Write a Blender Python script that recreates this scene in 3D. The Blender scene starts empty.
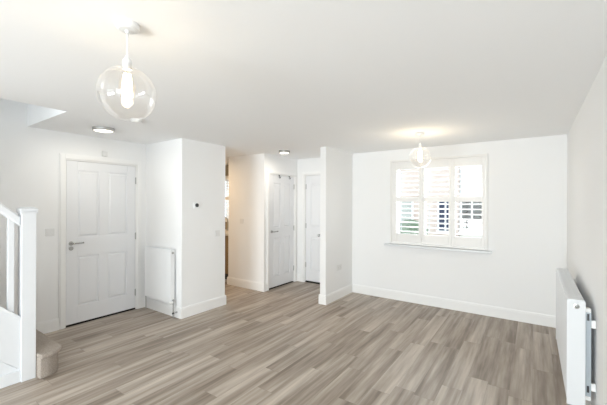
import bpy, bmesh, math, random
from mathutils import Vector, Matrix, noise
random.seed(7)
C = bpy.context.scene
COL = C.collection
PI = math.pi

# ------------------------------------------------------------------ key sizes (metres)
H = 2.40
XL, X4, X1, XR = -4.705, -3.828, -2.577, 0.343
Y4, Y5, Y7, Y3, YB, Y8, YR = 2.660, 3.410, 4.290, 4.285, 5.175, 5.270, -4.4
XS = -3.585          # outer face of the stair
YH = 1.265           # end of the stairwell opening

# ------------------------------------------------------------------ camera
cam = bpy.data.cameras.new('camera'); co = bpy.data.objects.new('camera', cam); COL.objects.link(co)
cam.sensor_width = 36.0; cam.lens = 36.0 * 329.0 / 607.0; cam.clip_start = 0.02; cam.clip_end = 200
co.matrix_world = Matrix.Translation((0, 0, 1.55)) @ Matrix.Rotation(0.6094, 4, 'Z') @ Matrix.Rotation(PI/2, 4, 'X') @ Matrix.Rotation(0.0036, 4, 'Z')
C.camera = co

# ------------------------------------------------------------------ view, world, daylight
C.view_settings.view_transform = 'Standard'; C.view_settings.look = 'None'
C.view_settings.exposure = 0.33; C.view_settings.gamma = 1.0; C.view_settings.use_curve_mapping = False
C.cycles.max_bounces = 14; C.cycles.diffuse_bounces = 8; C.cycles.glossy_bounces = 4
C.cycles.transparent_max_bounces = 24; C.cycles.caustics_reflective = False; C.cycles.caustics_refractive = False
C.cycles.sample_clamp_indirect = 6.0
w = bpy.data.worlds.new('overcast_sky'); C.world = w; w.use_nodes = True
bg = w.node_tree.nodes['Background']; bg.inputs[0].default_value = (0.88, 0.94, 1.0, 1); bg.inputs[1].default_value = 1.75

def area(name, loc, aim, sx, sy, watts, col):
    l = bpy.data.lights.new(name, 'AREA'); l.shape = 'RECTANGLE'; l.size = sx; l.size_y = sy
    l.energy = watts; l.color = col
    o = bpy.data.objects.new(name, l); COL.objects.link(o); o.location = loc
    o.rotation_euler = (Vector(aim) - Vector(loc)).to_track_quat('-Z', 'Y').to_euler(); return o
DAY = (0.925, 0.955, 1.0)
area('daylight_garden_doors', (-1.55, YR-0.25, 1.25), (-1.55, 3, 1.5), 2.9, 2.1, 38, DAY)
area('ceiling_fill', (-1.55, YR-0.6, 0.45), (-1.0, 1.5, 3.6), 2.9, 0.8, 310, DAY)  # added lamp outside the doors, aimed upward to brighten the ceiling
area('side_fill', (XR+0.45, -2.4, 1.6), (-3.5, 1.2, 1.3), 2.0, 1.3, 75, DAY)  # added lamp at the unseen side window, brightens the left walls
area('daylight_front_window', (-1.2, YB+0.45, 1.65), (-1.2, 0, 1.2), 1.3, 1.3, 34, DAY)
area('daylight_landing_window', (-4.15, YR-0.2, 3.7), (-4.15, 2, 2.6), 0.9, 1.1, 12, (0.86, 0.93, 1.0))
area('daylight_kitchen_window', (-5.75, YB+0.45, 1.7), (-5.75, 2, 1.0), 1.0, 1.0, 10, DAY)

# ------------------------------------------------------------------ materials
def mat(name, col, rough=0.5, metal=0.0, spec=0.5, bump=0.0, bscale=60, var=0.0, coat=0.0):
    m = bpy.data.materials.new(name); m.use_nodes = True; n = m.node_tree; b = n.nodes['Principled BSDF']
    b.inputs['Base Color'].default_value = (*col, 1); b.inputs['Roughness'].default_value = rough
    b.inputs['Metallic'].default_value = metal; b.inputs['Specular IOR Level'].default_value = spec
    b.inputs['Coat Weight'].default_value = coat
    tc = n.nodes.new('ShaderNodeTexCoord'); ns = n.nodes.new('ShaderNodeTexNoise')
    ns.inputs['Scale'].default_value = bscale; ns.inputs['Detail'].default_value = 4
    n.links.new(tc.outputs['Object'], ns.inputs['Vector'])
    if var > 0:
        mx = n.nodes.new('ShaderNodeMixRGB'); mx.inputs[1].default_value = (*[c*(1-var) for c in col], 1)
        mx.inputs[2].default_value = (*[min(1, c*(1+var)) for c in col], 1)
        n.links.new(ns.outputs['Fac'], mx.inputs[0]); n.links.new(mx.outputs[0], b.inputs['Base Color'])
    if bump > 0:
        bp = n.nodes.new('ShaderNodeBump'); bp.inputs['Strength'].default_value = bump; bp.inputs['Distance'].default_value = 0.002
        n.links.new(ns.outputs['Fac'], bp.inputs['Height']); n.links.new(bp.outputs[0], b.inputs['Normal'])
    return m
WALL = mat('wall_paint', (0.875, 0.878, 0.88), 0.9, spec=0.2, bump=0.12, bscale=90)
CEIL = mat('ceiling_paint', (0.91, 0.915, 0.92), 0.95, spec=0.1, bump=0.05, bscale=40)
SKIRT = mat('white_skirting_paint', (0.89, 0.89, 0.885), 0.4, spec=0.4, bump=0.02, bscale=20)
GLOSS = mat('white_satin_woodwork', (0.73, 0.745, 0.765), 0.35, spec=0.45, bump=0.02, bscale=20)
DOORW = mat('white_door_paint', (0.82, 0.83, 0.85), 0.4, spec=0.4, bump=0.02, bscale=30)
RADW = mat('white_enamel', (0.74, 0.76, 0.78), 0.3, spec=0.5)
RADW2 = mat('white_enamel_lightened', (0.85, 0.86, 0.87), 0.3, spec=0.5)  # same enamel, colour lightened to even out the light on the small radiator
PLAST = mat('white_plastic', (0.84, 0.84, 0.83), 0.35)
SWITCH = mat('switch_plastic', (0.78, 0.78, 0.775), 0.35)
SHUT = mat('shutter_paint', (0.84, 0.83, 0.815), 0.4, spec=0.4)
CHROME = mat('brushed_chrome', (0.55, 0.55, 0.54), 0.25, metal=1.0)
RIMM = mat('grey_metal_rim', (0.42, 0.42, 0.41), 0.4, metal=0.6)
STEEL = mat('satin_steel', (0.48, 0.48, 0.47), 0.35, metal=1.0)
DARK = mat('black_plastic', (0.03, 0.03, 0.032), 0.4)
GAPM = mat('door_gap_shade', (0.015, 0.013, 0.012), 0.8)  # painted shade for the gaps under the door leaves
GALV = mat('galvanised_bracket', (0.40, 0.445, 0.48), 0.45, metal=0.3)
CARPET = mat('taupe_carpet', (0.36, 0.315, 0.275), 1.0, spec=0.05, bump=1.0, bscale=130, var=0.5)
OLIVE = mat('oak_cabinet', (0.22, 0.15, 0.075), 0.5, var=0.2, bscale=12)
STONE = mat('cream_worktop', (0.62, 0.57, 0.48), 0.4, var=0.12, bscale=50)
KWALL = mat('kitchen_wall_taupe', (0.30, 0.26, 0.2), 0.35, var=0.1, bscale=20)  # plain dark taupe wall colour with slight noise variation
UPVC = mat('white_upvc', (0.85, 0.86, 0.87), 0.3)
PAVE = mat('pale_paving', (0.6, 0.59, 0.57), 0.9, var=0.12, bscale=3, bump=0.4)
RENDERW = mat('pale_render', (0.75, 0.72, 0.68), 0.9, var=0.05, bscale=4)
ROOF = mat('slate_roof', (0.2, 0.2, 0.22), 0.7, var=0.2, bscale=6)
LEAF = mat('hedge_leaves', (0.14, 0.20, 0.13), 0.7, var=0.45, bscale=14, bump=1.0)
PANE_D = mat('dark_house_glass', (0.02, 0.035, 0.09), 0.08, spec=0.4)
PANE_G = mat('grey_house_glass', (0.05, 0.045, 0.04), 0.3, spec=0.3)
PANE_P = mat('pale_curtained_glass', (0.45, 0.47, 0.45), 0.3, spec=0.3)

def emis(name, col, st):
    m = bpy.data.materials.new(name); m.use_nodes = True; n = m.node_tree
    for x in list(n.nodes):
        if x.type == 'BSDF_PRINCIPLED': n.nodes.remove(x)
    e = n.nodes.new('ShaderNodeEmission'); e.inputs[0].default_value = (*col, 1); e.inputs[1].default_value = st
    n.links.new(e.outputs[0], n.nodes['Material Output'].inputs[0]); return m
DIFFU = emis('lamp_diffuser_lit', (1.0, 0.93, 0.78), 3.0)
FILA = emis('bulb_filament_lit', (1.0, 0.82, 0.52), 45.0)

def glass(name, tint=(1, 1, 1), refl=1.0, edge=0.5, base=0.02):
    m = bpy.data.materials.new(name); m.use_nodes = True; n = m.node_tree
    for x in list(n.nodes):
        if x.type == 'BSDF_PRINCIPLED': n.nodes.remove(x)
    t = n.nodes.new('ShaderNodeBsdfTransparent'); t.inputs[0].default_value = (*tint, 1)
    g = n.nodes.new('ShaderNodeBsdfGlossy'); g.inputs['Roughness'].default_value = 0.03; g.inputs[0].default_value = (refl, refl, refl, 1)
    lw = n.nodes.new('ShaderNodeLayerWeight'); lw.inputs[0].default_value = edge
    mr = n.nodes.new('ShaderNodeMapRange'); mr.inputs[3].default_value = base; mr.inputs[4].default_value = 0.75
    pw = n.nodes.new('ShaderNodeMath'); pw.operation = 'POWER'; pw.inputs[1].default_value = 1.6
    mx = n.nodes.new('ShaderNodeMixShader')
    n.links.new(lw.outputs['Facing'], pw.inputs[0]); n.links.new(pw.outputs[0], mr.inputs[0]); n.links.new(mr.outputs[0], mx.inputs[0])
    n.links.new(t.outputs[0], mx.inputs[1]); n.links.new(g.outputs[0], mx.inputs[2])
    n.links.new(mx.outputs[0], n.nodes['Material Output'].inputs[0]); return m
WGLASS = glass('window_glass', (0.97, 0.99, 0.98), base=0.03, edge=0.3)
GLOBE = glass('clear_globe_glass', (0.965, 0.965, 0.965), base=0.05, edge=0.42)
n_ = GLOBE.node_tree; df = n_.nodes.new('ShaderNodeBsdfTranslucent'); df.inputs[0].default_value = (1, 1, 1, 1)
m2 = n_.nodes.new('ShaderNodeMixShader'); m2.inputs[0].default_value = 0.022
old = n_.nodes['Material Output'].inputs[0].links[0].from_socket
n_.links.new(old, m2.inputs[1]); n_.links.new(df.outputs[0], m2.inputs[2]); n_.links.new(m2.outputs[0], n_.nodes['Material Output'].inputs[0])
BULBG = glass('bulb_glass', (1.0, 0.96, 0.9), base=0.03, edge=0.35)

def floor_mat():
    m = bpy.data.materials.new('wood_plank_floor'); m.use_nodes = True; n = m.node_tree; L = n.links.new
    b = n.nodes['Principled BSDF']; N = n.nodes.new
    def mth(op, a, v=None, w=None):
        x = N('ShaderNodeMath'); x.operation = op
        for i, q in enumerate((a, v, w)):
            if q is None: continue
            if hasattr(q, 'links'): L(q, x.inputs[i])
            else: x.inputs[i].default_value = q
        return x.outputs[0]
    tc = N('ShaderNodeTexCoord'); sp = N('ShaderNodeSeparateXYZ'); L(tc.outputs['Object'], sp.inputs[0])
    PW, PL = 0.158, 1.1
    rx = mth('DIVIDE', sp.outputs[0], PW); row = mth('FLOOR', rx); fx = mth('FRACT', rx)
    wn = N('ShaderNodeTexWhiteNoise'); wn.noise_dimensions = '1D'; L(row, wn.inputs['W'])
    ry = mth('ADD', mth('DIVIDE', sp.outputs[1], PL), wn.outputs['Value']); cl = mth('FLOOR', ry); fy = mth('FRACT', ry)
    cb = N('ShaderNodeCombineXYZ'); L(row, cb.inputs[0]); L(cl, cb.inputs[1])
    w2 = N('ShaderNodeTexWhiteNoise'); w2.noise_dimensions = '2D'; L(cb.outputs[0], w2.inputs['Vector'])
    # broad streaks along the plank, shifted per plank
    def streak(sx, sy, det, k):
        c = N('ShaderNodeCombineXYZ'); L(mth('MULTIPLY', sp.outputs[0], sx), c.inputs[0])
        L(mth('ADD', mth('MULTIPLY', sp.outputs[1], sy), mth('MULTIPLY', w2.outputs['Value'], 37.0*k)), c.inputs[1])
        L(mth('MULTIPLY', w2.outputs['Value'], 91.0*k), c.inputs[2])
        s = N('ShaderNodeTexNoise'); s.inputs['Scale'].default_value = 1.0; s.inputs['Detail'].default_value = det
        s.inputs['Roughness'].default_value = 0.55; L(c.outputs[0], s.inputs['Vector']); return s.outputs['Fac']
    s1 = streak(13.0, 0.7, 3.0, 1.0); s2 = streak(45.0, 4.0, 4.0, 2.0)
    v = mth('ADD', mth('MULTIPLY', mth('ADD', mth('MULTIPLY', s1, 1.2), -0.105), 0.92), mth('MULTIPLY', s2, 0.30))
    v = mth('ADD', v, mth('MULTIPLY', w2.outputs['Value'], 0.13))
    r = N('ShaderNodeValToRGB'); L(v, r.inputs[0]); e = r.color_ramp.elements
    e[0].position = 0.44; e[0].color = (0.205, 0.165, 0.130, 1)
    e[1].position = 0.98; e[1].color = (0.58, 0.515, 0.445, 1)
    q = e.new(0.62); q.color = (0.33, 0.275, 0.225, 1)
    q = e.new(0.76); q.color = (0.42, 0.362, 0.306, 1)
    gx = mth('MULTIPLY', mth('GREATER_THAN', fx, 0.008), mth('GREATER_THAN', fy, 0.0022))
    mx = N('ShaderNodeMixRGB'); mx.inputs[1].default_value = (0.24, 0.20, 0.17, 1); L(gx, mx.inputs[0]); L(r.outputs[0], mx.inputs[2])
    L(mx.outputs[0], b.inputs['Base Color']); b.inputs['Roughness'].default_value = 0.42; b.inputs['Specular IOR Level'].default_value = 0.35
    bp = N('ShaderNodeBump'); bp.inputs['Strength'].default_value = 0.15; bp.inputs['Distance'].default_value = 0.001
    L(mth('ADD', mth('MULTIPLY', s2, 0.4), gx), bp.inputs['Height']); L(bp.outputs[0], b.inputs['Normal'])
    return m
FLOOR = floor_mat()

def brick_mat():
    m = bpy.data.materials.new('pale_red_brick'); m.use_nodes = True; n = m.node_tree; b = n.nodes['Principled BSDF']
    tc = n.nodes.new('ShaderNodeTexCoord'); mp = n.nodes.new('ShaderNodeMapping'); mp.inputs['Rotation'].default_value = (PI/2, 0, 0)
    br = n.nodes.new('ShaderNodeTexBrick'); br.inputs['Scale'].default_value = 4.4; br.inputs['Mortar Size'].default_value = 0.03
    br.inputs[1].default_value = (0.60, 0.46, 0.42, 1); br.inputs[2].default_value = (0.70, 0.55, 0.50, 1); br.inputs[3].default_value = (0.7, 0.66, 0.6, 1)
    n.links.new(tc.outputs['Object'], mp.inputs[0]); n.links.new(mp.outputs[0], br.inputs[0]); n.links.new(br.outputs[0], b.inputs['Base Color'])
    b.inputs['Roughness'].default_value = 0.9; return m
BRICK = brick_mat()

# ------------------------------------------------------------------ mesh helpers
def box(bm, x0, x1, y0, y1, z0, z1):
    vs = [bm.verts.new(p) for p in ((x0,y0,z0),(x1,y0,z0),(x1,y1,z0),(x0,y1,z0),(x0,y0,z1),(x1,y0,z1),(x1,y1,z1),(x0,y1,z1))]
    for f in ((0,3,2,1),(4,5,6,7),(0,1,5,4),(1,2,6,5),(2,3,7,6),(3,0,4,7)): bm.faces.new([vs[i] for i in f])
    return vs
def frustum(bm, x0, x1, z0, z1, yb, yt, ins):
    """raised field of a door panel: base rectangle at yb, inset rectangle at yt"""
    a = [(x0,yb,z0),(x1,yb,z0),(x1,yb,z1),(x0,yb,z1)]
    b = [(x0+ins,yt,z0+ins),(x1-ins,yt,z0+ins),(x1-ins,yt,z1-ins),(x0+ins,yt,z1-ins)]
    va = [bm.verts.new(p) for p in a]; vb = [bm.verts.new(p) for p in b]
    bm.faces.new(va[::-1]); bm.faces.new(vb)
    for i in range(4): bm.faces.new((va[i], va[(i+1)%4], vb[(i+1)%4], vb[i]))
def lathe(bm, prof, o=(0,0,0), axis='Z', seg=32, closed=False):
    M = Matrix.Translation(o)
    if axis == 'X': M = M @ Matrix.Rotation(PI/2, 4, 'Y')
    if axis == '-X': M = M @ Matrix.Rotation(-PI/2, 4, 'Y')
    if axis == 'Y': M = M @ Matrix.Rotation(-PI/2, 4, 'X')
    if axis == '-Y': M = M @ Matrix.Rotation(PI/2, 4, 'X')
    if axis == '-Z': M = M @ Matrix.Rotation(PI, 4, 'X')
    rings = []
    for r, z in prof:
        if r < 1e-6: rings.append([bm.verts.new(M @ Vector((0,0,z)))])
        else: rings.append([bm.verts.new(M @ Vector((r*math.cos(2*PI*i/seg), r*math.sin(2*PI*i/seg), z))) for i in range(seg)])
    for a, b in zip(rings, rings[1:]):
        for i in range(seg):
            j = (i+1) % seg
            if len(a) == 1 and len(b) == 1: continue
            if len(a) == 1: bm.faces.new((a[0], b[j], b[i]))
            elif len(b) == 1: bm.faces.new((a[i], a[j], b[0]))
            else: bm.faces.new((a[i], a[j], b[j], b[i]))
def tube(bm, pts, r, seg=12):
    pts = [Vector(p) for p in pts]; rings = []
    up = Vector((0.13, 0.27, 0.95))
    for i, p in enumerate(pts):
        d = (pts[min(i+1, len(pts)-1)] - pts[max(i-1, 0)]).normalized()
        u = d.cross(up)
        if u.length < 0.2: u = d.cross(Vector((1, 0, 0)))
        u.normalize(); v = d.cross(u)
        rings.append([bm.verts.new(p + r*(math.cos(2*PI*k/seg)*u + math.sin(2*PI*k/seg)*v)) for k in range(seg)])
    for a, b in zip(rings, rings[1:]):
        for k in range(seg): bm.faces.new((a[k], a[(k+1)%seg], b[(k+1)%seg], b[k]))
    bm.faces.new(rings[0][::-1]); bm.faces.new(rings[-1])
def prism(bm, outline, axis, a0, a1):
    """outline in the two other axes (in x,y,z order), extruded along axis"""
    def P(u, v, a):
        return {'X': (a, u, v), 'Y': (u, a, v), 'Z': (u, v, a)}[axis]
    A = [bm.verts.new(P(u, v, a0)) for u, v in outline]; B = [bm.verts.new(P(u, v, a1)) for u, v in outline]
    bm.faces.new(A); bm.faces.new(B[::-1])
    for i in range(len(A)):
        j = (i+1) % len(A); bm.faces.new((A[i], B[i], B[j], A[j]))
def obj(name, bm, m, parent=None, bevel=0.0, smooth=False, loc=None, bseg=2, solid=0.0):
    bmesh.ops.recalc_face_normals(bm, faces=bm.faces)
    me = bpy.data.meshes.new(name); bm.to_mesh(me); bm.free()
    me.materials.append(m)
    if smooth:
        for p in me.polygons: p.use_smooth = True
    o = bpy.data.objects.new(name, me); COL.objects.link(o)
    if parent: o.parent = parent
    if loc: o.location = loc
    if solid:
        s = o.modifiers.new('s', 'SOLIDIFY'); s.thickness = solid
    if bevel:
        b = o.modifiers.new('b', 'BEVEL'); b.width = bevel; b.segments = bseg; b.limit_method = 'ANGLE'; b.angle_limit = 0.6
    return o
def tag(o, label, cat, group=None):
    o['label'] = label; o['category'] = cat
    if group: o['group'] = group
    return o
def thing(name, label, cat, loc=(0,0,0), rz=0.0, group=None):
    o = bpy.data.objects.new(name, None); o.empty_display_size = 0.1; COL.objects.link(o); o.location = loc; o.rotation_euler = (0,0,rz)
    return tag(o, label, cat, group)
def struct(o, label=None):
    o['kind'] = 'structure'
    if label: o['label'] = label
    return o
def boxes(name, lst, m, parent=None, bevel=0.0, **k):
    bm = bmesh.new()
    for b in lst: box(bm, *b)
    return obj(name, bm, m, parent, bevel, **k)
def S(name, lst, m, bevel=0.0): return struct(boxes(name, lst, m, None, bevel))

# ------------------------------------------------------------------ room shell
XK = -7.4
S('floor', [(XK, XR+0.1, YR-0.1, Y8+0.1, -0.12, 0.0)], FLOOR)
XO = XS - 0.02
S('ceiling', [(XO, XR+0.1, YR-0.1, YH, H, H+0.28), (XL-0.1, XR+0.1, YH, Y8+0.1, H, H+0.28), (XK, XL-0.1, 2.5, Y8+0.1, H, H+0.28)], CEIL)
D1a, D1b, DH = 1.635, 2.522, 2.075     # opening of the door in the left wall
S('wall_left', [(XL-0.12, XL, YR-0.1, D1a, 0, H), (XL-0.12, XL, D1b, Y4, 0, H), (XL-0.12, XL, D1a, D1b, DH, H), (XL-0.12, XL, YR-0.1, YH+0.1, H, 5.0),
                (XL-0.2, XL-0.12, D1a-0.1, D1b+0.1, 0, DH+0.1)], WALL)
S('wall_right', [(XR, XR+0.12, YR-0.1, -3.5, 0, H), (XR, XR+0.12, -1.3, YB+0.3, 0, H), (XR, XR+0.12, -3.5, -1.3, 0, 0.9), (XR, XR+0.12, -3.5, -1.3, 2.2, H)], WALL)
S('window_added', [(XR+0.05, XR+0.1, a, a+0.06, 0.9, 2.2) for a in (-3.5, -2.43, -1.36)] + [(XR+0.05, XR+0.1, -3.44, -1.36, z, z+0.06) for z in (0.9, 2.14)], UPVC)  # unseen window, added to let side light onto the left walls
boxes('window_pane', [(XR+0.07, XR+0.076, -3.45, -1.35, 0.95, 2.15)], WGLASS, bpy.data.objects['window_added'])
W0, W1, WZ0, WZ1 = -1.868, -0.537, 0.915, 2.20
S('wall_back', [(X1-0.1, W0, YB, YB+0.3, 0, H), (W1, XR, YB, YB+0.3, 0, H), (W0, W1, YB, YB+0.3, 0, WZ0), (W0, W1, YB, YB+0.3, WZ1, H)], WALL)
S('wall_thermostat', [(XL-0.12, X4, Y4, Y5, 0, H)], WALL)
S('wall_kitchen_side', [(XL-0.02, X4, Y7, Y7+0.1, 0, H), (XL-0.02, XL+0.08, Y7+0.1, Y8, 0, H)], WALL)
C0, C1 = 4.415, 5.172
S('wall_cupboard', [(X4-0.1, X4, Y7+0.1, C0, 0, H), (X4-0.1, X4, C1, Y8, 0, H), (X4-0.1, X4, C0, C1, 2.065, H)], WALL)
S('wall_partition', [(X1-0.1, X1, Y3, YB, 0, H)], WALL)
F0, F1 = -3.655, -2.83
S('wall_hall', [(XL, F0, Y8, Y8+0.12, 0, H), (F1, X1-0.1, Y8, Y8+0.12, 0, H), (F0, F1, Y8, Y8+0.12, 2.085, H)], WALL)
# rear wall with the garden doors behind the camera
G0, G1 = -3.0, -0.1
S('wall_rear', [(XL, G0, YR-0.15, YR, 0, H), (G1, XR, YR-0.15, YR, 0, H), (G0, G1, YR-0.15, YR, 2.15, H)], WALL)
# kitchen shell
K0, K1 = -6.3, -5.2
S('wall_kitchen_front', [(XK, K0, YB, YB+0.3, 0, H), (K1, XL-0.02, YB, YB+0.3, 0, H), (K0, K1, YB, YB+0.3, 0, 1.12), (K0, K1, YB, YB+0.3, 2.12, H)], KWALL)
S('wall_kitchen_rear', [(XK, XL-0.12, 2.5, 2.62, 0, H)], WALL)
S('wall_kitchen_left', [(XK-0.1, XK, 2.5, Y8+0.1, 0, H)], WALL)
# stairwell shell above
S('wall_stairwell_end', [(XL, XO, YH, YH+0.1, H+0.28, 5.0)], WALL)
S('wall_stairwell_side', [(XO, XO+0.1, YR, YH+0.1, H+0.28, 5.0)], WALL)
S('wall_stairwell_rear', [(XL, -4.6, YR-0.1, YR, H, 5.0), (-3.7, XO, YR-0.1, YR, H, 5.0), (-4.6, -3.7, YR-0.1, YR, H, 3.1), (-4.6, -3.7, YR-0.1, YR, 4.3, 5.0)], WALL)
S('ceiling_landing', [(XL-0.1, XO+0.1, YR-0.1, YH+0.1, 5.0, 5.1)], CEIL)

# ------------------------------------------------------------------ skirting
BH, BT = 0.142, 0.016
def skirt(name, pts):
    """pts: list of runs (x0,y0,x1,y1,side) side: outward normal as 'x+','x-','y+','y-'"""
    bm = bmesh.new()
    for x0, y0, x1, y1, s in pts:
        for zz0, zz1, t in ((0, BH-0.022, BT), (BH-0.022, BH-0.008, BT*0.8), (BH-0.008, BH, BT*0.5)):
            if s == 'x+': box(bm, x0, x0+t, y0, y1, zz0, zz1)
            if s == 'x-': box(bm, x0-t, x0, y0, y1, zz0, zz1)
            if s == 'y+': box(bm, x0, x1, y0, y0+t, zz0, zz1)
            if s == 'y-': box(bm, x0, x1, y0-t, y0, zz0, zz1)
    return struct(obj(name, bm, SKIRT))
skirt('baseboard_left', [(XL, 1.26, XL, D1a-0.065, 'x+'), (XL, D1b+0.062, XL, Y4, 'x+')])
skirt('baseboard_radiator', [(XL+BT, Y4, X4+BT, Y4, 'y-')])
skirt('baseboard_thermostat', [(X4, Y4, X4, Y5+BT, 'x+'), (XL, Y5, X4, Y5, 'y+')])
skirt('baseboard_kitchen', [(XL-0.02-BT, Y7, X4+BT, Y7, 'y-')])
skirt('baseboard_cupboard', [(X4, Y7, X4, C0-0.062, 'x+'), (X4, C1+0.055, X4, Y8, 'x+')])
skirt('baseboard_hall', [(X4+BT, Y8, F0-0.055, Y8, 'y-'), (F1+0.06, Y8, X1-0.1, Y8, 'y-')])
skirt('baseboard_partition', [(X1, Y3, X1, YB, 'x+'), (X1-0.1-BT, Y3, X1+BT, Y3, 'y-'), (X1-0.1, Y3, X1-0.1, Y8, 'x-')])
skirt('baseboard_back', [(X1+BT, YB, XR, YB, 'y-')])
skirt('baseboard_right', [(XR, YR, XR, YB-BT, 'x-')])

# ------------------------------------------------------------------ doors
def arch(bm, w, h, aw, at, y0, jd):
    """architrave and lining around an opening 0..w, 0..h ; front at y0 (negative = towards viewer)"""
    for t0, t1, e in ((0, aw, at*0.6), (0.008, aw-0.012, at)):
        box(bm, -t1, -t0, y0-e, y0, 0, h+t1); box(bm, w+t0, w+t1, y0-e, y0, 0, h+t1); box(bm, -t0, w+t0, y0-e, y0, h+t0, h+t1)
    box(bm, -0.001, 0.012, y0, y0+jd, 0, h); box(bm, w-0.012, w+0.001, y0, y0+jd, 0, h); box(bm, 0.012, w-0.012, y0, y0+jd, h-0.012, h+0.001)
def leaf(bm, x0, x1, z0, z1, y, st, xm0, xm1, zr, zb, zt):
    """four panel leaf; front face at y, recess 9 mm. zr=(lower,upper) of lock rail; zb bottom rail top; zt top rail bottom"""
    d = 0.014
    box(bm, x0, x1, y+d, y+0.036, z0, z1)
    box(bm, x0, x0+st, y, y+d, z0, z1); box(bm, x1-st, x1, y, y+d, z0, z1)
    box(bm, xm0, xm1, y, y+d, zb, zr[0]); box(bm, xm0, xm1, y, y+d, zr[1], zt)
    for a, b in ((z0, zb), zr, (zt, z1)): box(bm, x0+st, x1-st, y, y+d, a, b)
    for a, b in ((x0+st, xm0), (xm1, x1-st)):
        for p, q in ((zb, zr[0]), (zr[1], zt)):
            frustum(bm, a+0.012, b-0.012, p+0.012, q-0.012, y+d, y+0.001, 0.022)
def lever(parent, x, z, y, sgn, key=True):
    bm = bmesh.new(); lathe(bm, [(0,0),(0.026,0),(0.026,0.005),(0.022,0.009),(0,0.009)], (x, y, z), '-Y', 28)
    ro = obj('handle_rose', bm, STEEL, parent)
    bm = bmesh.new(); pts = [(x, y-0.005, z), (x, y-0.038, z), (x+sgn*0.004, y-0.046, z), (x+sgn*0.012, y-0.05, z), (x+sgn*0.06, y-0.05, z+0.001), (x+sgn*0.125, y-0.047, z+0.003)]
    tube(bm, pts, 0.0095); obj('lever_handle', bm, CHROME, parent, smooth=True)
    if key:
        bm = bmesh.new(); lathe(bm, [(0,0),(0.025,0),(0.025,0.006),(0.021,0.009),(0.008,0.009),(0.008,0.006),(0,0.006)], (x, y, z-0.062), '-Y', 28)
        obj('thumb_turn', bm, STEEL, parent)
def hinge(parent, x, z, y):
    bm = bmesh.new(); box(bm, x-0.009, x+0.009, y-0.003, y+0.002, z-0.045, z+0.045)
    lathe(bm, [(0,-0.048),(0.006,-0.048),(0.006,0.048),(0,0.048)], (x, y-0.004, z), 'Z', 12)
    obj('hinge', bm, STEEL, parent)
def door(name, loc, rz, w, h, st, zr, zb, zt, rec, hx, hz, hinge_x, hzs, hs, key, label, aw=0.065):
    e = bpy.data.objects.new(name, None); COL.objects.link(e); e.location = loc; e.rotation_euler = (0, 0, rz); struct(e, label)
    bm = bmesh.new(); arch(bm, w, h, aw, 0.018, 0, 0.10); obj('door_frame', bm, SKIRT, e, 0.002)
    bm = bmesh.new(); xm = w/2; leaf(bm, 0.015, w-0.015, 0.024, h-0.015, rec, st, xm-0.055, xm+0.055, zr, zb, zt)
    l = obj('door_leaf', bm, DOORW, e, 0.0025)
    lever(e, hx, hz, rec, hs, key)
    for z in hzs: hinge(e, hinge_x, z, rec)
    return e
door('door_1', (XL, D1a, 0), PI/2, D1b-D1a, DH, 0.118, (0.86, 1.10), 0.235, 1.945, 0.004, 0.066, 1.03, D1b-D1a-0.014,
     (0.247, 1.059, 1.855), 1, True, 'white four-panel door with lever handle in the left wall')
d2 = door('door_2', (X4, C0, 0), PI/2, C1-C0, 2.06, 0.115, (0.915, 1.09), 0.21, 1.90, 0.004, 0.083, 1.024, C1-C0-0.012,
     (0.272, 1.052, 1.853), 1, False, 'white narrow four-panel cupboard door with two hooks over its top', 0.055)
d3 = bpy.data.objects.new('door_3', None); COL.objects.link(d3); d3.location = (F0, Y8, 0); struct(d3, 'white door at the end of the hall half hidden by the partition')
bm = bmesh.new(); arch(bm, F1-F0, 2.085, 0.055, 0.018, 0, 0.11); box(bm, 0.012, F1-F0-0.012, 0.067, 0.11, 2.04, 2.073); box(bm, 0.012, 0.035, 0.067, 0.11, 0.0, 2.04); box(bm, F1-F0-0.035, F1-F0-0.012, 0.067, 0.11, 0.0, 2.04); obj('door_frame', bm, SKIRT, d3, 0.002)
bm = bmesh.new(); leaf(bm, 0.015, F1-F0-0.015, 0.03, 2.070, 0.03, 0.115, 0.36, 0.465, (0.88, 1.08), 0.23, 1.92); obj('door_leaf', bm, DOORW, d3, 0.0025)
for z in (0.34, 1.10, 1.86): hinge(d3, 0.016, z, 0.03)
bm = bmesh.new(); lathe(bm, [(0,0),(0.024,0),(0.024,0.008),(0.012,0.014),(0.012,0.04),(0.024,0.05),(0.026,0.06),(0.02,0.07),(0,0.072)], (0.345, 0.03, 0.93), '-Y', 24)
obj('door_knob', bm, CHROME, d3, smooth=True)
# near-black strips under the doors, shade of the gaps put in as colour
S('gap_shade_1', [(XL-0.06, XL-0.005, D1a+0.012, D1b-0.012, 0.0005, 0.0225)], GAPM)
S('gap_shade_2', [(F0+0.012, F1-0.012, Y8+0.02, Y8+0.09, 0.0005, 0.022)], GAPM)
S('gap_shade_3', [(X4-0.06, X4-0.006, C0+0.012, C1-0.012, 0.0005, 0.0115)], GAPM)

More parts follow.
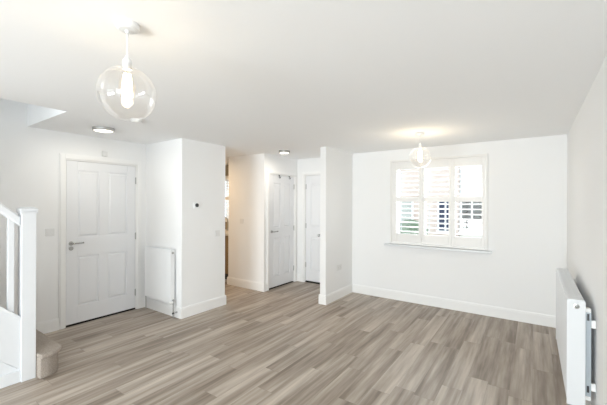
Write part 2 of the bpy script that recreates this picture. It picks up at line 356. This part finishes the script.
# ------------------------------------------------------------------ windows and shutters
def glazed(name, x0, x1, z0, z1, y, mulls, rails, label, fw=0.055):
    e = bpy.data.objects.new(name, None); COL.objects.link(e); struct(e, label)
    b = [(x0, x0+fw, y, y+0.06, z0, z1), (x1-fw, x1, y, y+0.06, z0, z1), (x0+fw, x1-fw, y, y+0.06, z0, z0+fw), (x0+fw, x1-fw, y, y+0.06, z1-fw, z1)]
    for m_ in mulls: b.append((m_-fw/2, m_+fw/2, y, y+0.06, z0+fw, z1-fw))
    for r in rails: b.append((x0+fw, x1-fw, y+0.01, y+0.05, r-fw/2, r+fw/2))
    boxes('window_frame', b, UPVC, e, 0.004)
    bm = bmesh.new(); box(bm, x0+fw*0.8, x1-fw*0.8, y+0.024, y+0.036, z0+fw*0.8, z1-fw*0.8); obj('window_pane', bm, WGLASS, e)
    return e
w1 = glazed('window_1', W0, W1, WZ0, WZ1, YB+0.17, (-1.42, -0.985), (), 'white window behind the shutters in the back wall', 0.05)
bm = bmesh.new(); box(bm, W0-0.11, W1+0.078, YB-0.07, YB, 0.862, 0.893); box(bm, W0, W1, YB, YB+0.17, 0.895, 0.915)
obj('window_sill', bm, GLOSS, w1, 0.004)
glazed('window_2', K0, K1, 1.12, 2.12, YB+0.17, (-5.94,), (), 'kitchen window glimpsed at the end of the kitchen')
glazed('window_3', G0, G1, 0.0, 2.15, YR-0.12, (-2.28, -1.55, -0.82), (), 'glazed garden doors in the rear wall', 0.08)
glazed('window_4', -4.6, -3.7, 3.1, 4.3, YR-0.1, (), (), 'window over the landing')

def shutter(label, x0, x1, z0, z1, opens, oz0, oz1, mid, y, n0, n1, group=None):
    """opens: list of clear openings (xa,xb); one frame, one panel per opening"""
    e = thing('window_shutter', label, 'shutter', ((x0+x1)/2, y, z0), 0, group)
    cx, cz = (x0+x1)/2, z0
    fw = 0.022
    b = [(x0, x0+fw, -0.03, 0.02, z0, z1), (x1-fw, x1, -0.03, 0.02, z0, z1), (x0+fw, x1-fw, -0.03, 0.02, z1-fw, z1), (x0+fw, x1-fw, -0.03, 0.02, z0, z0+fw),
         (x0-0.012, x0+0.004, -0.014, -0.001, z0, z1+0.012), (x1-0.004, x1+0.012, -0.014, -0.001, z0, z1+0.012), (x0, x1, -0.018, -0.001, z1-0.002, z1+0.012)]
    b = [(q[0]-cx, q[1]-cx, q[2], q[3], q[4]-cz, q[5]-cz) for q in b]
    boxes('shutter_frame', b, SHUT, e, 0.003)
    n = len(opens); edges = [x0+fw+0.003]
    for a, c in zip(opens, opens[1:]): edges.append((a[1]+c[0])/2)
    edges.append(x1-fw-0.003)
    for i, (a, c) in enumerate(opens):
        l, r = edges[i]+0.0015-cx, edges[i+1]-0.0015-cx; a -= cx; c -= cx
        zb, zt = z0+fw+0.003-cz, z1-fw-0.003-cz; o0, o1 = oz0-cz, oz1-cz; m0, m1 = mid[0]-cz, mid[1]-cz
        b = [(l, a, -0.022, 0.006, zb, zt), (c, r, -0.022, 0.006, zb, zt), (a, c, -0.021, 0.005, zb, o0), (a, c, -0.021, 0.005, o1, zt), (a, c, -0.021, 0.005, m0, m1)]
        p = boxes('shutter_panel', b, SHUT, e, 0.003)
        bm = bmesh.new()
        for s0, s1, k, tilt in ((o0, m0, n0, 0.16), (m1, o1, n1, 0.22)):
            pt = (s1-s0)/k
            for j in range(k):
                zc = s0+(j+0.5)*pt; prof = []
                for t in range(12):
                    an = 2*PI*t/12; u, v = 0.036*math.cos(an), 0.0052*math.sin(an)
                    prof.append((-0.008+u*math.cos(tilt)-v*math.sin(tilt), zc+u*math.sin(tilt)+v*math.cos(tilt)))
                prism(bm, prof, 'X', a+0.002, c-0.002)
        obj('louvre_blades', bm, SHUT, p)
        bm = bmesh.new(); xr = a+(c-a)*0.17
        for s0, s1 in ((o0, m0), (m1, o1)): box(bm, xr-0.004, xr+0.004, 0.030, 0.036, s0+0.02, s1-0.02)
        obj('tilt_rod', bm, GALV, p)
    return e
shutter('white three-panel plantation shutter covering the window in the back wall', -1.888, -0.517, 0.899, 2.222,
        [(-1.785, -1.444), (-1.358, -1.013), (-0.922, -0.585)], 1.066, 2.075, (1.568, 1.642), YB, 7, 6)
shutter('white louvred shutter glimpsed at the far kitchen window beyond the doorway', K0-0.02, K1+0.02, 1.10, 2.14,
        [(-6.22, -5.97), (-5.91, -5.28)], 1.18, 2.07, (1.60, 1.68), YB, 6, 6)

# ------------------------------------------------------------------ staircase
st = thing('staircase', 'white timber staircase with square newel post and taupe carpeted bullnose step beside the left wall', 'staircase', (0, 0, 0))
GO, RI = 0.2165, 0.2
YS1 = 1.245                                    # front of the first step
bm = bmesh.new()                               # bullnose step with a rounded end wrapping the newel
def bull(r0, off):
    xo = XS+0.075+off; yf = YS1-0.02+off; r = 0.135; pts = [(XL+0.001, 0.90), (XL+0.001, yf)]
    for i in range(13):
        a = PI/2 - PI/2*i/12; pts.append((xo-r+r*math.cos(a), yf-r+r*math.sin(a)))
    pts += [(xo, 1.045), (XS+0.03, 1.035), (XS, 1.034), (XS-0.10, 1.034), (XS-0.10, 0.90)]
    return pts
prism(bm, bull(0, -0.012), 'Z', 0.0, 0.18); o1 = obj('step_riser', bm, CARPET, st, 0.006)
bm = bmesh.new(); prism(bm, bull(0, 0.008), 'Z', 0.175, 0.212); obj('step_tread', bm, CARPET, st, 0.012, bseg=4)
for k in range(1, 12):
    y1 = YS1 - k*GO
    bm = bmesh.new(); box(bm, XL+0.001, XS-0.09, y1-GO-0.001, y1-0.02, 0 if k < 2 else RI*(k-1)-0.1, RI*(k+1)-0.03)
    box(bm, XL+0.001, XS-0.09, y1-GO-0.001, y1, RI*(k+1)-0.03, RI*(k+1)); obj('step_tread', bm, CARPET, st, 0.008)
NY0, NY1 = 0.928, 1.030
bm = bmesh.new(); box(bm, XS-0.098, XS, NY0, NY1, 0, 1.468)
obj('newel_post', bm, GLOSS, st, 0.004)
bm = bmesh.new(); xa, xb, ya, yb = XS-0.098, XS, NY0, NY1
box(bm, xa-0.008, xb+0.008, ya-0.008, yb+0.008, 1.448, 1.462); box(bm, xa-0.010, xb+0.010, ya-0.010, yb+0.010, 1.466, 1.488)
v0 = [(xa-0.008, ya-0.008), (xb+0.008, ya-0.008), (xb+0.008, yb+0.008), (xa-0.008, yb+0.008)]
A = [bm.verts.new((x, y, 1.488)) for x, y in v0]; mx_, my_ = (xa+xb)/2, (ya+yb)/2
B = [bm.verts.new((mx_+(x-mx_)*0.6, my_+(y-my_)*0.6, 1.502)) for x, y in v0]
bm.faces.new(A[::-1]); bm.faces.new(B)
for i in range(4): bm.faces.new((A[i], A[(i+1)%4], B[(i+1)%4], B[i]))
obj('newel_cap', bm, GLOSS, st, 0.003)
SL = 0.93; YE = -1.05
def slope(name, zt, zb, x0, x1, y0=NY0, y1=YE, bev=0.003, m=GLOSS):
    """board following the flight: zt/zb = heights at the newel"""
    bm = bmesh.new(); prism(bm, [(y0, zb), (y0, zt), (y1, zt+(y0-y1)*SL), (y1, zb+(y0-y1)*SL)], 'X', x0, x1); return obj(name, bm, m, st, bev)
YT = NY0-(2.38-1.42)/SL   # the rail runs to where it meets the ceiling edge
slope('handrail', 1.417, 1.333, XS-0.080, XS-0.018, NY0, YT, 0.012)
slope('base_rail', 0.562, 0.528, XS-0.082, XS-0.012)
slope('stair_string', 0.528, 0.108, XS-0.066, XS-0.022)
bm = bmesh.new(); prism(bm, [(NY0, 0.0), (NY0, 0.1), (0.9, 0.128), (YE, 0.108+(NY0-YE)*SL), (YE, 0.0)], 'X', XS-0.062, XS-0.040); obj('spandrel_panel', bm, GLOSS, st)
bm = bmesh.new(); box(bm, XS-0.040, XS-0.018, YE, NY0, 0, 0.1); obj('bottom_board', bm, GLOSS, st, 0.004)
bm = bmesh.new(); box(bm, XS-0.040, XS-0.030, NY0-0.014, NY0, 0.1, 0.5); obj('panel_bead', bm, GLOSS, st, 0.002)
y = 0.888; 
while y > YT+0.1:
    bm = bmesh.new(); y0, y1 = y-0.043, y; x0, x1 = XS-0.071, XS-0.028
    zb0, zb1 = 0.556+(NY0-y1)*SL, 0.556+(NY0-y0)*SL; zt0, zt1 = 1.34+(NY0-y1)*SL, 1.34+(NY0-y0)*SL
    prism(bm, [(y1, zb0), (y1, zt0), (y0, zt1), (y0, zb1)], 'X', x0, x1); obj('baluster', bm, GLOSS, st, 0.003)
    y -= 0.135

# ------------------------------------------------------------------ radiators
def grille(bm, x0, x1, y0, y1, z, n):
    for k in range(n):
        a = x0+(x1-x0)*(k+0.5)/n; box(bm, a-(x1-x0)/n*0.38, a+(x1-x0)/n*0.38, y0+0.004, y1-0.004, z-0.004, z-0.001)
    box(bm, x0, x1, y0, y0+0.004, z-0.012, z); box(bm, x0, x1, y1-0.004, y1, z-0.012, z); box(bm, x0, x1, (y0+y1)/2-0.002, (y0+y1)/2+0.002, z-0.012, z)
def radiator(label, loc, rz, L, Hh, T, near, z0=0.19):
    """local x along length 0..L, front at y=0, back at y=T; stands off the wall behind; near: which end has thermostatic valve"""
    e = thing('radiator', label, 'radiator', loc, rz, None)
    z1 = z0+Hh
    def panel(nm, ya, yb_, flip):
        bm = bmesh.new(); box(bm, 0.006, L-0.006, ya, yb_, z0+0.004, z1-0.006)
        n = int(L/0.0333); yf = ya if not flip else yb_; s = -1 if not flip else 1
        for k in range(n):
            x = 0.03+(L-0.06)*(k+0.5)/n; wd = (L-0.06)/n*0.34
            q = [(x-wd, yf), (x-wd*0.6, yf+s*0.0035), (x+wd*0.6, yf+s*0.0035), (x+wd, yf)]
            prism(bm, q, 'Z', z0+0.03, z1-0.035)
        obj(nm, bm, RADW if T > 0.08 else RADW2, e, 0.003)
    panel('front_panel', 0.004, 0.014, False)
    if T > 0.05: panel('rear_panel', T-0.014, T-0.004, True)
    if T > 0.05:
        bm = bmesh.new()                         # folded convector fins between the panels
        n = int(L/0.045)
        for k in range(n):
            x = 0.03+(L-0.06)*(k+0.5)/n; box(bm, x-0.001, x+0.001, 0.015, T-0.015, z0+0.05, z1-0.04)
        obj('convector_fins', bm, RADW, e)
        for xa, xb in ((0, 0.006), (L-0.006, L)):
            bm = bmesh.new(); box(bm, xa, xb, 0, T, z0, z1-0.012)
            prism(bm, [(0.0, z1-0.012), (0.005, z1), (T-0.005, z1), (T, z1-0.012)], 'X', xa, xb)
            cp = obj('side_cover', bm, RADW if T > 0.08 else RADW2, e, 0.002)
            # stamped recess with the bleed screw near the top of the end cover
            bm = bmesh.new(); sx = xa if xa == 0 else xb; sg = -1 if xa == 0 else 1
            lathe(bm, [(0, 0), (0.017, 0), (0.017, 0.002), (0.010, 0.003), (0.004, 0.008), (0, 0.008)], (sx, T*0.52, z1-0.045), 'X' if sg > 0 else '-X', 18)
            obj('bleed_screw', bm, STEEL, cp)
        bm = bmesh.new(); grille(bm, 0.008, L-0.008, 0.012, T-0.012, z1-0.0, max(8, int(L/0.02))); obj('top_grille', bm, RADW, e)
    return e
R1 = radiator('large white radiator low on the right wall near the camera', (0.190, 4.155, 0), -PI/2, 1.295, 0.715, 0.098, 1)
# placed so that local +x runs towards the camera, front faces the room
def valve(parent, x, y, z0, wall_y, head, pipe_to_wall):
    bm = bmesh.new(); lathe(bm, [(0,0),(0.011,0),(0.011,0.03),(0.014,0.032),(0.014,0.048),(0.009,0.05),(0.009,0.062),(0,0.062)], (x, y, z0-0.055), 'Z', 18)
    if pipe_to_wall: tube(bm, [(x, y, z0-0.04), (x, y, z0-0.075), (x, y+0.01, z0-0.09), (x, wall_y, z0-0.095)], 0.0075)
    else: tube(bm, [(x, y, z0-0.05), (x, y, 0.002)], 0.0075)
    v = obj('lockshield_valve' if not head else 'radiator_valve', bm, STEEL, parent, smooth=False)
    if head:
        bm = bmesh.new(); lathe(bm, [(0,0),(0.017,0),(0.019,0.01),(0.02,0.04),(0.016,0.05),(0,0.05)], (x+0.004, y-0.012, z0-0.03), '-Y', 20)
        obj('valve_head', bm, PLAST, v, smooth=False)
valve(R1, 1.27, 0.045, 0.19, 0.14, False, False); valve(R1, 0.02, 0.045, 0.19, 0.14, False, False)
for x in (0.22, 1.262):
    bm = bmesh.new(); box(bm, x-0.02, x+0.002, 0.1, 0.13, 0.25, 0.84)
    b_ = obj('wall_bracket', bm, GALV, R1, 0.001)
    for zz in (0.3, 0.72): boxes('bracket_arm', [(x-0.018, x-0.004, 0.13, 0.1525, zz, zz+0.05)], SKIRT, b_)
    for zz in (0.31, 0.79):
        boxes('bracket_slot', [(x+0.002, x+0.004, 0.108, 0.120, zz-0.022, zz+0.022)], DARK, b_)
    for zz in (0.235, 0.822):
        boxes('bracket_clip', [(x-0.022, x+0.006, 0.098, 0.128, zz, zz+0.027)], PLAST, b_, 0.002)

R2 = radiator('small white radiator on the short wall beside the left door', (-4.585, Y4-0.085, 0), 0, 0.64, 0.72, 0.06, 1, 0.195)
valve(R2, 0.0-0.012, 0.03, 0.235, 0.085, False, False)
valve(R2, 0.655, 0.03, 0.245, 0.085, True, False)
for x in (0.12, 0.5):
    bm = bmesh.new(); box(bm, x, x+0.02, 0.06, 0.0845, 0.25, 0.85); obj('wall_bracket', bm, GALV, R2)

# ------------------------------------------------------------------ lights
def pendant(label, x, y, zc, R, watts, group):
    e = thing('pendant_light', label, 'pendant light', (x, y, H), 0, group)
    bm = bmesh.new(); lathe(bm, [(0,0),(0.052,0),(0.053,-0.012),(0.049,-0.024),(0.038,-0.031),(0.012,-0.034),(0.008,-0.046),(0,-0.046)], (0,0,0), 'Z', 40); obj('ceiling_rose', bm, PLAST, e, smooth=False)
    zt = zc-H+R
    bm = bmesh.new(); tube(bm, [(0,0,-0.04), (0,0,zt+0.045)], 0.0032, 8); obj('cord', bm, PLAST, e, smooth=True)
    bm = bmesh.new(); lathe(bm, [(0,0.058),(0.006,0.056),(0.009,0.046),(0.019,0.032),(0.022,0.018),(0.022,0.0),(0.019,-0.012),(0,-0.012)], (0,0,zt), 'Z', 28); obj('lamp_holder', bm, PLAST, e, smooth=False)
    bm = bmesh.new(); prof = []
    for i in range(30):
        a = math.asin(0.024/R) + (PI-math.asin(0.024/R))*i/29
        prof.append((R*1.02*math.sin(a) if i < 29 else 0.0, R*math.cos(a)))
    prof = [(0.024, R+0.018)] + prof
    # slightly flattened base and hand-blown waver
    lathe(bm, prof, (0,0,zc-H), 'Z', 48)
    for v in bm.verts:
        p = v.co - Vector((0,0,zc-H))
        if p.length > 0.03:
            f = 1+0.018*noise.noise(p*9); v.co = Vector((0,0,zc-H)) + p*f
    obj('glass_globe', bm, GLOBE, e, smooth=True)
    zb = zt-0.012
    bm = bmesh.new(); lathe(bm, [(0.013,0),(0.014,-0.02),(0.028,-0.045),(0.037,-0.078),(0.037,-0.10),(0.029,-0.128),(0.012,-0.146),(0,-0.150)], (0,0,zb), 'Z', 28); bl = obj('bulb', bm, BULBG, e, smooth=True)
    bm = bmesh.new()
    for k in range(6):
        a = 2*PI*k/6; b2 = a+PI/6
        tube(bm, [(0.013*math.cos(a), 0.013*math.sin(a), zb-0.022), (0.024*math.cos(b2), 0.024*math.sin(b2), zb-0.128)], 0.003, 6)
    obj('filament', bm, FILA, bl)
    l = bpy.data.lights.new('bulb_glow', 'POINT'); l.energy = watts; l.color = (1.0, 0.84, 0.62); l.shadow_soft_size = 0.03
    o = bpy.data.objects.new('bulb_glow', l); COL.objects.link(o); o.location = (x, y, zb+H-0.07)
    return e
pendant('clear glass globe pendant hanging in the foreground, nearest the camera', -1.592, 0.806, 2.067, 0.127, 0.8, 'clear glass globe pendants')
pendant('clear glass globe pendant hanging in front of the shuttered window', -1.128, 4.081, 2.10, 0.125, 4.5, 'clear glass globe pendants')
def flush(label, x, y, r, watts, col=(1.0, 0.93, 0.8)):
    e = thing('flush_ceiling_light', label, 'ceiling light', (x, y, H), 0, 'round flush ceiling lights')
    bm = bmesh.new(); lathe(bm, [(r*0.86,0),(r,0),(r,-0.006),(r*0.99,-0.030),(r*0.9,-0.036),(r*0.86,-0.032),(r*0.86,0)], (0,0,0), 'Z', 48); obj('rim', bm, RIMM, e)
    bm = bmesh.new(); lathe(bm, [(0,-0.004),(r*0.86,-0.004),(r*0.86,-0.033),(r*0.7,-0.037),(r*0.4,-0.040),(0,-0.041)], (0,0,0), 'Z', 48); obj('diffuser', bm, DIFFU, e, smooth=False)
    l = bpy.data.lights.new('flush_glow', 'AREA'); l.shape = 'DISK'; l.size = r*1.6; l.energy = watts; l.color = col
    o = bpy.data.objects.new('flush_glow', l); COL.objects.link(o); o.location = (x, y, H-0.05)
    return e
flush('round chrome-rimmed ceiling light above the left door by the stairs', -4.066, 1.79, 0.112, 3.0)
flush('round chrome-rimmed ceiling light in the hall above the cupboard door', -3.367, 4.266, 0.092, 3.4, (1.0, 0.92, 0.8))
kl = flush('round kitchen ceiling light just past the doorway', -5.2, 3.70, 0.09, 9, (1.0, 0.70, 0.40)); kl['group'] = 'kitchen lights'
kl2 = flush('unseen extra kitchen ceiling light added to warm the floor', -6.3, 3.70, 0.09, 9, (1.0, 0.70, 0.40)); kl2['group'] = 'kitchen lights'  # extra unseen lamp, added to turn the kitchen floor more orange
bm = bmesh.new(); lathe(bm, [(0,0),(0.055,0),(0.055,-0.012),(0.050,-0.016),(0.050,-0.026),(0.046,-0.034),(0.03,-0.037),(0.012,-0.037),(0.012,-0.04),(0,-0.04)], (0,0,0), 'Z', 40)
tag(obj('smoke_detector', bm, PLAST, loc=(-3.347, 1.79, H)), 'small round white smoke alarm on the ceiling near the left door', 'smoke alarm')

# ------------------------------------------------------------------ wall fittings
def plate(label, cat, name, loc, rz, w, h, rockers, m=SWITCH, group=None):
    """faces local -y; rockers: list of (x,z,w,h)"""
    e = thing(name, label, cat, loc, rz, group)
    bm = bmesh.new(); box(bm, -w/2, w/2, -0.009, 0, -h/2, h/2); obj('face_plate', bm, m, e, 0.003)
    for x, z, ww, hh in rockers:
        bm = bmesh.new(); prism(bm, [(-0.009, z-hh/2), (-0.0135, z-hh/2), (-0.0105, z+hh/2), (-0.009, z+hh/2)], 'X', x-ww/2, x+ww/2); obj('rocker', bm, m, e, 0.001)
    return e
RX = PI/2
plate('double white light switch between the newel post and the left door', 'light switch', 'light_switch', (XL, 1.480, 1.186), RX, 0.090, 0.088, [(-0.018, 0, 0.016, 0.026), (0.018, 0, 0.016, 0.026)])
plate('white light switch on the wall beside the kitchen doorway, below the thermostat', 'light switch', 'light_switch', (X4, 3.259, 1.09), RX, 0.088, 0.088, [(0, 0, 0.016, 0.026)])
plate('white light switch on the warm-lit wall beside the cupboard door', 'light switch', 'light_switch', (-4.367, Y7, 1.206), 0, 0.088, 0.088, [(0, 0, 0.016, 0.026)])
so = plate('white double power socket low on the partition wall', 'power socket', 'power_socket', (X1, 4.704, 0.50), RX, 0.146, 0.088, [(-0.012, 0.026, 0.012, 0.02), (0.012, 0.026, 0.012, 0.02)])
for cx in (-0.04, 0.04):
    for hx_, hz_, hw, hh in ((0, 0.006, 0.002, 0.004), (-0.011, -0.012, 0.003, 0.002), (0.011, -0.012, 0.003, 0.002)):
        boxes('pin_hole', [(cx+hx_-hw, cx+hx_+hw, -0.0098, -0.0088, hz_-hh, hz_+hh)], DARK, so)
t = thing('thermostat', 'small white thermostat with a dark round dial on the wall left of the kitchen doorway', 'thermostat', (X4, 2.883, 1.507), RX)
bm = bmesh.new(); box(bm, -0.042, 0.042, -0.02, 0, -0.042, 0.042); obj('casing', bm, WALL, t, 0.006)
bm = bmesh.new(); lathe(bm, [(0,0),(0.026,0),(0.026,0.010),(0.022,0.014),(0,0.014)], (0, -0.02, 0.0), '-Y', 28); obj('dial', bm, DARK, t)
bm = bmesh.new(); box(bm, -0.033, 0.033, -0.022, 0, -0.033, 0.033); box(bm, -0.026, 0.026, -0.026, -0.022, -0.026, 0.026)
tag(obj('wall_sensor', bm, SWITCH, bevel=0.003, loc=(XL, 2.082, 2.19)), 'small square white sensor on the wall above the left door', 'sensor').rotation_euler = (0, 0, RX)
ds = thing('door_stop', 'small metal door stop with black tip on the skirting below the small radiator', 'door stop', (-3.905, Y4-BT, 0.075))
bm = bmesh.new(); lathe(bm, [(0,0),(0.014,0),(0.012,0.005),(0.006,0.008),(0.006,0.05),(0,0.05)], (0,0,0), '-Y', 20); obj('stem', bm, STEEL, ds)
bm = bmesh.new(); lathe(bm, [(0,0.05),(0.012,0.05),(0.013,0.066),(0,0.068)], (0,0,0), '-Y', 20); obj('tip', bm, DARK, ds)
for yy, lb in ((4.686, 'small dark over-door hook on the cupboard door, the left of the two'), (4.987, 'small dark over-door hook on the cupboard door, the right of the two')):
    bm = bmesh.new(); tube(bm, [(0, 0, 0.012), (0.010, 0, 0.012), (0.012, 0, -0.01), (0.014, 0, -0.035), (0.03, 0, -0.045), (0.045, 0, -0.03), (0.047, 0, -0.012)], 0.0055, 8)
    lathe(bm, [(0,0),(0.011,0),(0.011,0.008),(0,0.008)], (0.012, 0, 0.0), 'X', 14)
    tag(obj('door_hook', bm, DARK, loc=(X4+0.002, yy, 2.038)), lb, 'hook', 'hooks over the cupboard door')

# ------------------------------------------------------------------ kitchen glimpse
kc = thing('kitchen_cabinet', 'dark oak base cabinet glimpsed through the kitchen doorway', 'cabinet', (-5.6, 4.50, 0))
boxes('plinth', [(-0.9, 0.85, 0.05, 0.60, 0, 0.12)], DARK, kc)
boxes('cabinet_body', [(-0.9, 0.85, 0.02, 0.65, 0.12, 0.885)], OLIVE, kc)
for k in range(3):
    x = -0.9+k*0.583
    d_ = boxes('cabinet_door', [(x+0.003, x+0.580, 0, 0.02, 0.125, 0.88)], OLIVE, kc, 0.002)
    boxes('cabinet_handle', [(x+0.53, x+0.54, -0.028, -0.018, 0.62, 0.78), (x+0.53, x+0.54, -0.02, 0, 0.63, 0.64), (x+0.53, x+0.54, -0.02, 0, 0.76, 0.77)], STEEL, d_, 0.001)
tag(boxes('kitchen_worktop', [(-6.52, -4.73, 4.47, YB, 0.888, 0.925)], STONE, None, 0.003), 'cream kitchen worktop strip above the dark oak cabinet', 'worktop')
tp = thing('kitchen_tap', 'dark kitchen tap standing below the kitchen window', 'tap', (-5.55, 5.02, 0.925))
bm = bmesh.new(); pts = [(0,0,0),(0,0,0.22)] + [(0, -0.07+0.07*math.cos(a), 0.22+0.07*math.sin(a)) for a in [PI*i/8 for i in range(1,9)]] + [(0,-0.14,0.19)]
tube(bm, pts, 0.013); obj('spout', bm, STEEL, tp, smooth=True)
bm = bmesh.new(); lathe(bm, [(0,0),(0.026,0),(0.026,0.006),(0.02,0.012),(0.02,0.05),(0,0.05)], (0,0,0), 'Z', 20); obj('tap_base', bm, STEEL, tp)

# ------------------------------------------------------------------ outside
S('ground', [(-30, 30, Y8+0.4, 40, -0.35, -0.2), (-30, 30, -30, YR-0.2, -0.35, -0.2)], PAVE)
def house(label, x0, x1, y, h, wins, m, dr=None):
    e = thing('house', label, 'house', ((x0+x1)/2, y, -0.2)); cx = (x0+x1)/2
    boxes('house_wall', [(x0-cx, x1-cx, 0, 6, 0, h)], m, e)
    bm = bmesh.new(); prism(bm, [(-0.3, h), (6.3, h), (3, h+2.6)], 'X', x0-cx, x1-cx); obj('roof', bm, ROOF, e)
    for (a, b, c, d, pm, nm) in wins:
        a -= cx; b -= cx; f = 0.07
        l = [(a-f, a, -0.05, 0.02, c-f, d+f), (b, b+f, -0.05, 0.02, c-f, d+f), (a, b, -0.05, 0.02, d, d+f), (a-0.1, b+0.1, -0.1, 0.02, c-f-0.03, c)]
        for k in range(1, nm): q = a+(b-a)*k/nm; l.append((q-0.03, q+0.03, -0.05, 0.02, c, d))
        fr = boxes('window_frame', l, UPVC, e)
        boxes('window_pane', [(a, b, -0.01, 0.01, c, d)], pm, fr)
    return e
house('pale brick house across the road seen through the shutter', -7.6, -2.41, 14.0, 5.2,
      [(-3.10, -2.62, 0.65, 1.9, PANE_D, 2), (-5.1, -4.2, 0.7, 1.9, PANE_P, 2), (-4.9, -4.0, 3.3, 4.3, PANE_P, 2)], BRICK)
house('paler rendered house across the road behind the right shutter panel', -2.39, 3.2, 14.2, 5.2,
      [(-2.30, -1.58, 0.65, 2.0, PANE_G, 2), (0.2, 1.2, 0.8, 2.05, PANE_G, 2)], RENDERW)
bm = bmesh.new(); bmesh.ops.create_icosphere(bm, subdivisions=5, radius=1.0)
for v in bm.verts:
    p = v.co.copy(); f = 1+0.16*noise.noise(p*4)+0.08*noise.noise(p*11); v.co = Vector((p.x*0.62*f, p.y*0.4*f, 0.55+p.z*0.55*f))
tag(obj('garden_shrub', bm, LEAF, loc=(-3.75, 12.3, -0.2)), 'green rounded shrub outside, seen low through the left shutter panel', 'shrub')
